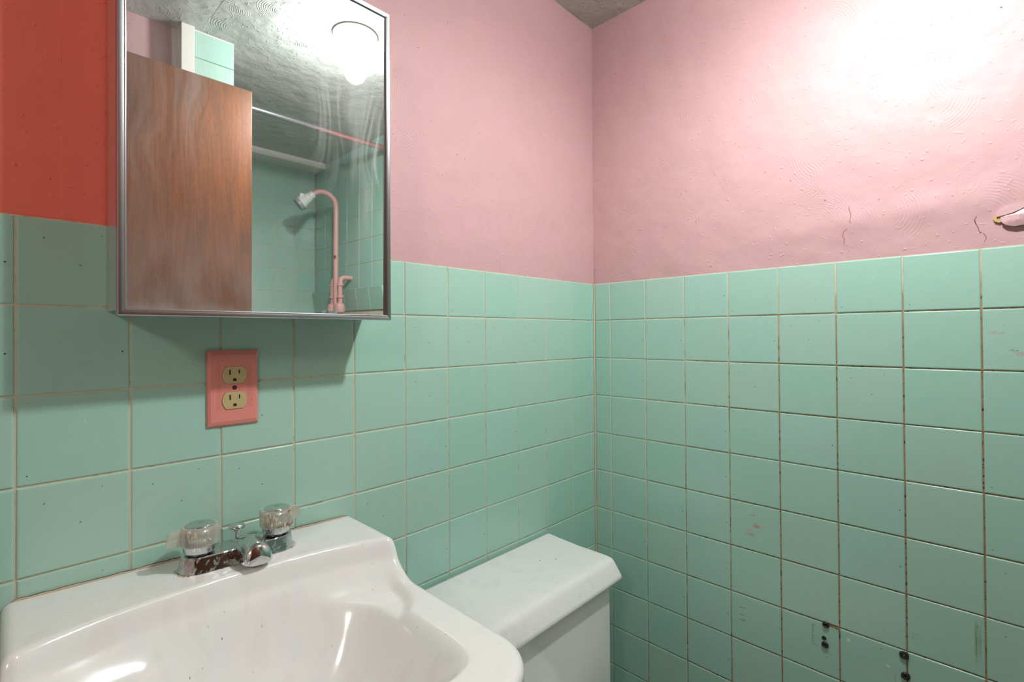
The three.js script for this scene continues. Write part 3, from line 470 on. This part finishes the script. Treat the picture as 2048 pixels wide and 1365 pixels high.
// ---------------------------------------------------------------- faucet
{
  const fx = -0.9785, fz = 0.051, y0 = deckY(fx) + 0.0003;
  const f = thing('faucet', 'worn chrome two-handle faucet with clear ribbed knobs on the sink ledge', 'faucet', [fx, y0, fz]); f.rotation.z = -TIP;
  const stadium = (L, r) => { const s = new THREE.Shape(); s.absarc(L, 0, r, -Math.PI / 2, Math.PI / 2, false); s.absarc(-L, 0, r, Math.PI / 2, Math.PI * 1.5, false); s.closePath(); return s; };
  // body: stadium sections, flared at the foot
  const secs = [[0.0245, 0], [0.0243, 0.0025], [0.0232, 0.006], [0.0218, 0.016], [0.0212, 0.0192], [0.0196, 0.0206]];
  const pos = [], idx = []; const ptsN = stadium(0.051, 1).getPoints(20).length;
  secs.forEach(([r, h]) => { const p = stadium(0.051, r).getPoints(20); for (const q of p) pos.push(fx + q.x, y0 + h, fz - q.y); });
  const n = ptsN;
  for (let s = 0; s < secs.length - 1; s++) for (let k = 0; k < n; k++) { const a = s * n + k, b = s * n + (k + 1) % n; idx.push(a, b, a + n, b, b + n, a + n); }
  const ctr = pos.length / 3; pos.push(fx, y0 + 0.0206, fz); for (let k = 0; k < n; k++) idx.push((secs.length - 1) * n + k, (secs.length - 1) * n + (k + 1) % n, ctr);
  let bg = new THREE.BufferGeometry(); bg.setAttribute('position', new THREE.Float32BufferAttribute(pos, 3)); bg.setAttribute('uv', new THREE.Float32BufferAttribute(new Array(pos.length / 3 * 2).fill(0), 2)); bg.setIndex(idx);
  bg = toCreasedNormals(mergeVertices(bg, 1e-5), 0.6);
  const worn = std({ metalness: 1, color: rgb(0.60, 0.62, 0.63), roughnessMap: dataTex(512, 512, (i, j) => { const a = sstep(0.0, 0.5, fbm(i * 0.03, j * 0.012, 4)); return [255, 255 * (0.10 + 0.3 * a), 255]; }), roughness: 1 });
  { const p = bg.attributes.position, u = bg.attributes.uv; for (let i = 0; i < p.count; i++) u.setXY(i, (p.getX(i) - fx) * 6 + p.getZ(i) * 6, p.getY(i) * 12); }
  part('base', bg, worn, f, 'scuffed chrome base');
  // spout: arched sections along z
  const sp = [], si = [], K = 26, rows = 20;
  for (let r = 0; r <= rows; r++) {
    const t = r / rows, end = t > 0.84 ? Math.sqrt(Math.max(0, 1 - ((t - 0.84) / 0.16) ** 2 * 0.999)) : 1;
    const z = fz - 0.012 + 0.074 * t, top = lerp(y0 + 0.026, y0 + 0.0355, sstep(0, 0.5, t)) - 0.003 * sstep(0.6, 1, t), bot = y0 + lerp(0.006, 0.0085, t);
    const hw = lerp(0.021, 0.0185, t) * (0.74 + 0.26 * end) , ht = (top - bot), mid = bot;
    for (let k = 0; k < K; k++) { const a = k / K * Math.PI * 2, c = Math.cos(a), s = Math.sin(a); const yy = s >= 0 ? Math.pow(s, 0.8) * ht * (0.52 + 0.48 * end) : s * 0.003; sp.push(fx + 0.007 + c * hw, mid + yy, z); }
  }
  for (let r = 0; r < rows; r++) for (let k = 0; k < K; k++) { const a = r * K + k, b = r * K + (k + 1) % K; si.push(a, a + K, b, b, a + K, b + K); }
  const c1 = sp.length / 3; sp.push(fx + 0.007, y0 + 0.016, fz + 0.0622); for (let k = 0; k < K; k++) si.push(rows * K + k, c1, rows * K + (k + 1) % K);
  const sg = new THREE.BufferGeometry(); sg.setAttribute('position', new THREE.Float32BufferAttribute(sp, 3)); sg.setAttribute('uv', new THREE.Float32BufferAttribute(new Array(sp.length / 3 * 2).fill(0.3), 2)); sg.setIndex(si); sg.computeVertexNormals();
  const spout = part('spout', sg, M.chrome, f, 'short rounded chrome spout');
  part('aerator', lathe([[0.009, 0], [0.0105, 0.001], [0.0105, 0.006], [0.008, 0.006]], [fx + 0.007, y0 + 0.003, fz + 0.046], 24), M.steel, spout);
  // pop-up rod
  const rod = part('lift_rod', cyl(0.0019, 0.0019, [fx - 0.001, y0 + 0.015, fz - 0.010], [fx - 0.001, y0 + 0.037, fz - 0.010], 12), M.steel, f, 'slim lift rod');
  part('lift_knob', lathe([[0.0019, 0], [0.0038, 0.0015], [0.0046, 0.004], [0.0104, 0.0070], [0.0112, 0.0090], [0.0096, 0.0115], [0.0001, 0.0126]], [fx - 0.001, y0 + 0.032, fz - 0.010], 28), M.chrome, rod, 'round chrome lift knob');
  // handles
  for (const s of [-1, 1]) {
    const x = fx + s * 0.0508, yb = y0 + 0.0206;
    const h = part('handle', lathe([[0.0130, 0.0022], [0.0175, 0.0022], [0.0188, 0.0038], [0.0200, 0.0125], [0.0196, 0.0135], [0.0001, 0.0137]], [x, yb, fz], 40), worn, f, 'chrome handle collar');
    part('stem', lathe([[0.0135, -0.0005], [0.0135, 0.003], [0.0001, 0.003]], [x, yb, fz], 32), M.steel, h, 'metal valve stem under the collar');
    // ribbed ring
    const rp = [], ri = [], RN = 192, prof = [[0, 0.0132], [1, 0.0132], [1.0, 0.016], [1.05, 0.0345], [0.97, 0.0372], [0.80, 0.0378], [0.80, 0.0355], [0, 0.0355]];
    prof.forEach(([q, y], m) => { for (let k = 0; k < RN; k++) { const a = k / RN * Math.PI * 2, rib = (m === 2 || m === 3) ? 0.0005 * Math.cos(a * 48) : 0; const r = 0.0001 + q * 0.0222 + rib; rp.push(x + Math.cos(a) * r, yb + y, fz - Math.sin(a) * r); } });
    for (let m = 0; m < prof.length - 1; m++) for (let k = 0; k < RN; k++) { const a = m * RN + k, b = m * RN + (k + 1) % RN; ri.push(a, b, a + RN, b, b + RN, a + RN); }
    let rg = new THREE.BufferGeometry(); rg.setAttribute('position', new THREE.Float32BufferAttribute(rp, 3)); rg.setAttribute('uv', new THREE.Float32BufferAttribute(new Array(rp.length / 3 * 2).fill(0), 2)); rg.setIndex(ri); rg = toCreasedNormals(rg, 0.7);
    part('ribbed_ring', rg, M.acrylic, h, 'clear ribbed acrylic ring');
    part('inner_sleeve', lathe([[0.0001, 0.0145], [0.0170, 0.0145], [0.0178, 0.034], [0.0001, 0.034]], [x, yb, fz], 40), worn, h, 'chrome core seen through the acrylic');
    part('cap', lathe([[0.0001, 0.0388], [0.0035, 0.0386], [0.0050, 0.0397], [0.0150, 0.0400], [0.0176, 0.0388], [0.0180, 0.0372], [0.0001, 0.0372]], [x, yb, fz], 48), M.chrome, h, 'dished chrome cap');
    // lever tab: a thin rounded frame of acrylic
    const tabS = new THREE.Shape(); tabS.moveTo(0, 0); tabS.lineTo(0.0165, 0.0015); tabS.quadraticCurveTo(0.0185, 0.002, 0.0183, 0.004); tabS.lineTo(0.0172, 0.0150); tabS.quadraticCurveTo(0.0168, 0.0172, 0.0148, 0.0176); tabS.lineTo(0, 0.0215); tabS.closePath();
    const tg = new THREE.ExtrudeGeometry(tabS, { depth: 0.010, bevelEnabled: true, bevelSize: 0.0008, bevelThickness: 0.0008, bevelSegments: 2, curveSegments: 6 }).translate(0.0195, 0.0145, -0.005);
    if (s < 0) tg.rotateY(Math.PI - 0.10); else tg.rotateY(0.25);
    part('lever_tab', tg.translate(x, yb, fz), M.acrylic, h, 'clear acrylic lever tab');
    // flaking lime and rust on the ring
    const flakes = []; const nf = s > 0 ? 16 : 4;
    for (let k = 0; k < nf; k++) { const a = -Math.PI / 2 + (s > 0 ? rr(-1.3, 0.9) : rr(-0.9, 0.4)), yy = rr(0.017, 0.034); flakes.push(new THREE.SphereGeometry(1, 8, 6).scale(rr(0.0010, 0.0026), rr(0.0012, 0.0045), 0.0005).rotateY(a + Math.PI / 2).translate(x + Math.cos(a) * 0.0231, yb + yy, fz - Math.sin(a) * 0.0231)); }
    const fl = part('lime_scale', merge(flakes), s > 0 ? M.scale : M.scale, h, 'yellowish lime flakes'); fl.userData.kind = 'stuff';
    if (s > 0) { const ru = []; for (let k = 0; k < 18; k++) { const a = -Math.PI / 2 + rr(-1.0, 1.3); ru.push(new THREE.SphereGeometry(1, 8, 6).scale(rr(0.0012, 0.0035), rr(0.0006, 0.0018), 0.0004).rotateY(a + Math.PI / 2).translate(x + Math.cos(a) * 0.0229, yb + (rnd() < 0.6 ? rr(0.013, 0.017) : rr(0.033, 0.036)), fz - Math.sin(a) * 0.0229)); } const q = part('rust_crust', merge(ru), M.rust, h, 'brown rust crust'); q.userData.kind = 'stuff'; }
  }
}

// ---------------------------------------------------------------- toilet
{
  const X0 = -0.715, X1 = -0.243, t = thing('toilet', 'white porcelain toilet with a close-coupled tank between sink and tiled corner', 'toilet', [(X0 + X1) / 2, -FLOOR, 0.21]);
  part('tank', rbox(X0, X1, -0.90, -0.588, 0.012, 0.208, 0.014, 4), M.porcelain, t, 'white porcelain tank');
  // lid: profile in (z, y) swept along x, ends rounded in
  const prof = [[0.006, -0.594], [0.005, -0.562], [0.008, -0.5565], [0.016, -0.5545], [0.050, -0.5565], [0.110, -0.5585], [0.160, -0.5575], [0.190, -0.5578], [0.200, -0.5590], [0.2065, -0.5625], [0.211, -0.5680], [0.2265, -0.590], [0.2285, -0.597], [0.226, -0.6005], [0.216, -0.6015], [0.100, -0.600]];
  const lx0 = X0 - 0.014, lx1 = X1 + 0.015, secs = []; const E = 0.007;
  for (let k = 0; k <= 6; k++) { const a = k / 6 * Math.PI / 2; secs.push([lx0 + E * (1 - Math.sin(a)), 1 - Math.cos(a)]); }
  secs.reverse(); for (let k = 1; k < 14; k++) secs.push([lerp(lx0 + E, lx1 - E, k / 14), 0]);
  const tail = []; for (let k = 0; k <= 6; k++) { const a = k / 6 * Math.PI / 2; tail.push([lx1 - E * (1 - Math.sin(a)), 1 - Math.cos(a)]); }
  const all = [...secs.slice(0, 7).sort((a, b) => a[0] - b[0]), ...secs.slice(7), ...tail];
  const pos = [], idx = [], uv = [], np = prof.length;
  for (const [x, s] of all) for (const [z, y] of prof) { const zz = 0.116 + (z - 0.116) * (1 - s * 0.085), yy = -0.600 + (y + 0.600) * (y > -0.59 ? 1 - s * 0.30 : 1); pos.push(x, yy, zz); uv.push((x - lx0) / (lx1 - lx0), z / 0.23); }
  for (let i = 0; i < all.length - 1; i++) for (let k = 0; k < np; k++) { const a = i * np + k, b = i * np + (k + 1) % np; idx.push(a, a + np, b, b, a + np, b + np); }
  for (const e of [0, all.length - 1]) { const c = pos.length / 3; pos.push(all[e][0], -0.58, 0.116); uv.push(0.5, 0.5); for (let k = 0; k < np; k++) { const a = e * np + k, b = e * np + (k + 1) % np; e ? idx.push(a, c, b) : idx.push(a, b, c); } }
  let g = new THREE.BufferGeometry(); g.setAttribute('position', new THREE.Float32BufferAttribute(pos, 3)); g.setAttribute('uv', new THREE.Float32BufferAttribute(uv, 2)); g.setIndex(idx); g.computeVertexNormals();
  const lidMat = std({ roughness: 0.14, clearcoat: 0.3, clearcoatRoughness: 0.05, map: canvasTex(1024, 512, (c, W, H) => {
    c.fillStyle = 'rgb(231,231,231)'; c.fillRect(0, 0, W, H);
    for (let i = 0; i < 80; i++) { c.fillStyle = 'rgba(212,208,202,0.12)'; c.beginPath(); c.ellipse(rr(0, W), rr(0, H), rr(10, 50), rr(6, 24), rr(0, 3), 0, 7); c.fill(); }
    c.fillStyle = 'rgba(58,40,28,0.9)'; for (const [u, v, a] of [[0.735, 0.40, 3.2], [0.80, 0.49, 3.6]]) { c.beginPath(); c.ellipse(u * W, (1 - v) * H, a, a * 0.9, 0, 0, 7); c.fill(); }
    for (let i = 0; i < 60; i++) { c.strokeStyle = `rgba(60,50,44,${rr(0.2, 0.6)})`; c.lineWidth = rr(0.6, 1.6); const x = rr(0.25, 1) * W, y = (rnd() < 0.6 ? rr(0, 0.16) : rr(0.16, 1)) * H; c.beginPath(); c.moveTo(x, y); c.lineTo(x + rr(-5, 5), y + rr(-4, 4)); c.stroke(); }
  }) });
  part('tank_lid', g, lidMat, t, 'white tank lid with a sloped front edge');
  // bowl and closed seat, below the picture
  const bc = (X0 + X1) / 2, ov = (rx, rz, y, cz) => { const p = []; for (let k = 0; k < 48; k++) { const a = k / 48 * Math.PI * 2; p.push([bc + Math.cos(a) * rx, y, cz + Math.sin(a) * rz]); } return p; };
  const loft = (rs, cap) => { const P = rs.flat(2), I = []; for (let r = 0; r < rs.length - 1; r++) for (let k = 0; k < 48; k++) { const a = r * 48 + k, b = r * 48 + (k + 1) % 48; I.push(a, a + 48, b, b, a + 48, b + 48); } const c = P.length / 3; P.push(bc, rs.at(-1)[0][1], cap); for (let k = 0; k < 48; k++) I.push((rs.length - 1) * 48 + k, c, (rs.length - 1) * 48 + (k + 1) % 48); const q = new THREE.BufferGeometry(); q.setAttribute('position', new THREE.Float32BufferAttribute(P, 3)); q.setAttribute('uv', new THREE.Float32BufferAttribute(new Array(P.length / 3 * 2).fill(0), 2)); q.setIndex(I); q.computeVertexNormals(); return q; };
  part('bowl', loft([ov(0.115, 0.20, -FLOOR, 0.33), ov(0.105, 0.19, -1.15, 0.33), ov(0.11, 0.19, -1.02, 0.34), ov(0.16, 0.235, -0.90, 0.40), ov(0.178, 0.255, -0.86, 0.42), ov(0.178, 0.255, -0.845, 0.42), ov(0.15, 0.22, -0.843, 0.42)], 0.42), M.porcelain, t, 'white toilet bowl');
  part('seat_lid', loft([ov(0.178, 0.235, -0.842, 0.445), ov(0.185, 0.242, -0.835, 0.445), ov(0.185, 0.242, -0.818, 0.445), ov(0.175, 0.23, -0.811, 0.445)], 0.445), M.whitePlastic, t, 'closed white seat lid');
  part('tank_foot', rbox(bc - 0.13, bc + 0.13, -0.915, -0.87, 0.03, 0.24, 0.012), M.porcelain, t);
}

// ---------------------------------------------------------------- ceiling lamp (seen in the mirror)
function latheDown(pts, at, seg = 40) { return lathe(pts.map(([r, d]) => [r, -d]), at, seg); }
{
  const [x, y, z] = BULB_AT;
  const l = thing('ceiling_light', 'bare bulb in a white porcelain holder on the ceiling, seen in the mirror', 'lamp', [x, CEIL, z]);
  part('holder', latheDown([[0.064, 0], [0.066, 0.004], [0.064, 0.012], [0.054, 0.017], [0.036, 0.022], [0.031, 0.030], [0.027, 0.040], [0.022, 0.042], [0.0001, 0.042]], [x, CEIL, z]), std({ color: rgb(0.70, 0.71, 0.70), roughness: 0.25 }), l, 'round white porcelain lampholder');
  const top = y + 0.068;
  const b = part('bulb', latheDown([[0.0135, 0.020], [0.0140, 0.026], [0.017, 0.036], [0.0255, 0.054], [0.030, 0.066], [0.0315, 0.076], [0.030, 0.087], [0.024, 0.098], [0.013, 0.1055], [0.0001, 0.107]], [x, top, z]), M.glow, l, 'glowing white bulb');
  part('screw_cap', latheDown([[0.0135, 0.0], [0.0145, 0.004], [0.0135, 0.008], [0.0145, 0.012], [0.0140, 0.020]], [x, top, z]), M.steel, l, 'metal screw cap of the bulb');
}
{
  const [x, y, z] = HALL_AT;
  const l = thing('hall_ceiling_light', 'white globe lamp on the hallway ceiling beyond the doorway', 'lamp', [x, CEIL, z]);
  part('holder', latheDown([[0.075, 0], [0.075, 0.02], [0.045, 0.035], [0.0001, 0.036]], [x, CEIL, z]), M.whitePaint, l);
  part('bulb', new THREE.SphereGeometry(0.095, 32, 20).translate(x, y + 0.02, z), M.glowHall, l, 'glowing globe');
}

// ---------------------------------------------------------------- shower fittings (seen in the mirror)
{
  const r = thing('shower_rod', 'chrome shower curtain rod with flaking pink paint, seen in the mirror', 'rod', [-0.72, 0.789, 1.30]);
  const mat = std({ metalness: 0.85, roughness: 0.25, map: dataTex(1024, 64, (i, j) => { const u = i / 1024, n = fbm(u * 30, j * 0.12, 4), p = sstep(-0.05, 0.2, n + (u - 0.80) * 7) * sstep(0.99, 0.96, n * 0.2 + 0.8); const c = [lerp(175, 205, p), lerp(180, 140, p), lerp(184, 134, p)]; const k = noise2(i * 0.2, j * 0.3) > 0.88 ? 0.35 : 1; return c.map(v => v * k); }, true) });
  const g = new THREE.CylinderGeometry(0.0125, 0.0125, 1.466, 24, 1).rotateZ(Math.PI / 2); const p = g.attributes.position, u = g.attributes.uv;
  for (let i = 0; i < p.count; i++) u.setXY(i, (p.getX(i) + 0.733) / 1.466, Math.atan2(p.getY(i), p.getZ(i)) / 6.283 + 0.5);
  part('rod', g.translate(-0.7365, 0.789, 1.30), mat, r);
  for (const x of [-0.0055, LEFT + 0.004]) part('end_flange', cyl(0.026, 0.024, [x - 0.004, 0.789, 1.30], [x + 0.004, 0.789, 1.30], 28), M.chrome, r);
}
{
  const X = -0.060, Z = 1.684;
  const s = thing('shower_pipe', 'pink painted gooseneck shower pipe with two valves on the tiled shower wall', 'shower', [X, 0.03, Z]);
  const neck = []; neck.push([X, 0.04, Z], [X, 0.20, Z], [X, 0.40, Z], [X, 0.575, Z]);
  for (let k = 1; k <= 9; k++) { const a = k / 9 * 2.45; neck.push([X - 0.060 * (1 - Math.cos(a)), 0.590 + 0.060 * Math.sin(a), Z + 0.014 * a]); }
  part('riser', tube(neck, 0.0125, 90, 18), M.pinkPipe, s, 'pink painted riser pipe');
  const e = neck.at(-1), d = [e[0] - neck.at(-2)[0], e[1] - neck.at(-2)[1], e[2] - neck.at(-2)[2]], L = Math.hypot(...d); d.forEach((v, i) => d[i] = v / L);
  const along = (t) => [e[0] + d[0] * t, e[1] + d[1] * t, e[2] + d[2] * t];
  const head = part('shower_head', merge([cyl(0.0185, 0.0185, along(-0.006), along(0.016), 28), new THREE.SphereGeometry(0.025, 28, 18).translate(...along(0.030)), cyl(0.024, 0.033, along(0.034), along(0.070), 32)]), M.whitePlastic, s, 'white plastic shower head');
  part('spray_face', cyl(0.0335, 0.0325, along(0.0695), along(0.086), 32), std({ color: rgb(0.35, 0.37, 0.38), roughness: 0.4 }), head, 'grey ribbed spray face');
  part('selector_tab', rbox(-0.010, 0.010, -0.013, 0.013, -0.006, 0.006, 0.002).translate(e[0] + d[0] * 0.03 - 0.030, e[1] + d[1] * 0.03 + 0.004, e[2]), M.whitePlastic, head, 'white selector tab');
  for (const q of [-1, 1]) {
    const z = Z + q * 0.040;
    const v = part('supply_pipe', tube([[X + 0.004, 0.055, z - q * 0.004], [X + 0.004, 0.12, z], [X + 0.004, 0.195, z], [X + 0.012, 0.222, z], [0.004, 0.226, z - 0.004]], 0.0115, 40, 14), M.pinkPipe, s, 'pink painted supply pipe');
    part('collar', cyl(0.0165, 0.0165, [X + 0.004, 0.125, z], [X + 0.004, 0.137, z], 24), M.pinkPipe, v);
    part('collar', cyl(0.0155, 0.0155, [X + 0.004, 0.185, z], [X + 0.004, 0.194, z], 24), M.pinkPipe, v);
    part('valve_body', lathe([[0.0001, 0.0], [0.020, 0.002], [0.025, 0.012], [0.024, 0.040], [0.017, 0.052], [0.0001, 0.053]], [X + 0.002, 0.046, z], 28), M.pinkPipe, v, 'pink valve body');
    part('valve_handle', merge([cyl(0.013, 0.011, [X - 0.018, 0.052, z - q * 0.0], [X - 0.044, 0.050, z], 20), rbox(X - 0.044, X - 0.036, 0.038, 0.062, z - 0.022, z + 0.022, 0.003)]), M.chrome, v, 'small chrome valve handle');
  }
  part('cross_body', rbox(X - 0.016, X + 0.016, 0.030, 0.066, Z - 0.045, Z + 0.045, 0.008), M.pinkPipe, s);
  part('tag', rbox(X - 0.018, X - 0.012, 0.328, 0.336, Z - 0.030, Z - 0.010, 0.0015, 1), std({ color: rgb(0.72, 0.03, 0.12), roughness: 0.6 }), s, 'small crimson scrap of tape on the pipe');
}

// ---------------------------------------------------------------- left-over wall anchors on the right wall
const anchorSpots = [[0.579, -0.659, 0.0062, 'black rubber anchor with an orange rust run on the green tiles'], [0.577, -0.702, 0.0062, 'black rubber anchor under an empty drilled hole in the tiles'], [0.708, -0.665, 0.0072, 'large black rubber anchor stuck on a rusty grout joint'], [0.710, -0.704, 0.0066, 'torn black rubber anchor low on the rusty grout joint']];
for (const [i, [z, y, r, label]] of anchorSpots.entries()) {
  const a = thing('wall_anchor', label, 'wall anchor', [-0.0008, y, z], 'left-over rubber anchors in the tiles');
  const g = new THREE.TorusGeometry(r * 0.66, r * 0.40, 14, 30); const p = g.attributes.position;
  for (let k = 0; k < p.count; k++) { const f = 1 + (i === 3 ? 0.25 : 0.07) * noise2(p.getX(k) * 500 + i * 7, p.getY(k) * 500); p.setXYZ(k, p.getX(k) * f, p.getY(k) * f, p.getZ(k) * 0.9); } g.computeVertexNormals();
  part('rubber_ring', g.rotateY(-Math.PI / 2).translate(-0.0022, y, z), M.rubber, a);
  part('screw_hole', cyl(r * 0.4, r * 0.36, [-0.0003, y, z], [-0.0012, y, z], 18), i === 2 ? M.steel : M.darkGap, a);
  if (i === 0) { const q = []; for (let k = 0; k < 26; k++) { const t = k / 25; q.push(new THREE.SphereGeometry(1, 7, 5).scale(0.0004, rr(0.0006, 0.0014), rr(0.0008, 0.0016)).translate(-0.0004, y + lerp(0.0012, t > 0.75 ? -0.007 : -0.001, t) + rr(-8e-4, 8e-4), z + 0.007 + Math.min(t, 0.8) * 0.022)); } part('rust_run', merge(q), std({ color: rgb(0.36, 0.15, 0.03), roughness: 0.8 }), a, 'orange rust run').userData.kind = 'stuff'; }
  if (i === 1) part('drilled_hole', cyl(0.0042, 0.0042, [-0.0001, y + 0.0125, z - 0.002], [-0.0009, y + 0.0125, z - 0.002], 18), M.darkGap, a, 'empty drilled hole');
}
// ---------------------------------------------------------------- paint blister on the right wall
{
  const b = thing('paint_blister', 'torn pink paint blister showing yellow plaster above the tiles', 'paint blister', [-0.0008, 0.150, 0.872]);
  const flap = (pts, bulge, mat, name, label) => {   // closed outline fanned from its middle, bulging out of the wall, 1 mm thick
    const c = pts.reduce((a, p) => [a[0] + p[0] / pts.length, a[1] + p[1] / pts.length], [0, 0]), P = [], I = [], n = pts.length, K = 5;
    for (let r = 0; r <= K; r++) for (const [z, y] of pts) { const t = r / K; P.push(-0.0008 - bulge(lerp(c[0], z, t), lerp(c[1], y, t), t), lerp(c[1], y, t), lerp(c[0], z, t)); }
    for (let r = 0; r < K; r++) for (let k = 0; k < n; k++) { const a = r * n + k, q = r * n + (k + 1) % n; I.push(a, a + n, q, q, a + n, q + n); }
    const o = P.length / 3; for (const [z, y] of pts) P.push(0.002, y, z); for (let k = 0; k < n; k++) { const a = K * n + k, q = K * n + (k + 1) % n; I.push(a, o + k, q, q, o + k, o + (k + 1) % n); }
    const g = new THREE.BufferGeometry(); g.setAttribute('position', new THREE.Float32BufferAttribute(P, 3)); g.setAttribute('uv', new THREE.Float32BufferAttribute(P.flatMap((v, i) => i % 3 === 0 ? [P[i + 2], P[i + 1]] : []), 2)); g.setIndex(I);
    return part(name, toCreasedNormals(g, 0.8), mat, b, label);
  };
  const pinkPlain = std({ color: rgb(...PINK), roughness: 0.34 });
  flap([[0.838, 0.158], [0.843, 0.163], [0.850, 0.161], [0.851, 0.153], [0.846, 0.150], [0.840, 0.153]], () => 0.0002, std({ color: rgb(0.55, 0.40, 0.16), roughness: 0.9 }), 'bare_plaster', 'yellow bare plaster');
  flap([[0.8475, 0.1585], [0.856, 0.161], [0.864, 0.1625], [0.874, 0.168], [0.884, 0.172], [0.892, 0.160], [0.888, 0.148], [0.876, 0.1415], [0.864, 0.1405], [0.854, 0.144], [0.8485, 0.150]], (z, y, t) => 0.0035 + 0.003 * (1 - t * t) - 0.00 * z, pinkPlain, 'paint_flap', 'lifted lower flap of pink paint');
  flap([[0.8425, 0.1600], [0.8425, 0.168], [0.848, 0.1755], [0.856, 0.179], [0.868, 0.181], [0.880, 0.180], [0.883, 0.1745], [0.874, 0.170], [0.863, 0.1645], [0.852, 0.1615]], (z, y, t) => 0.0012 + 0.0018 * (1 - sstep(0.160, 0.181, y)), pinkPlain, 'paint_flap', 'upper flap of pink paint');
}

// ---------------------------------------------------------------- lift to the floor, shadows
for (const o of scene.children) o.position.y += FLOOR;
scene.traverse(o => { if (o.isMesh) { o.castShadow = true; o.receiveShadow = true; } });
renderer.render(scene, camera);
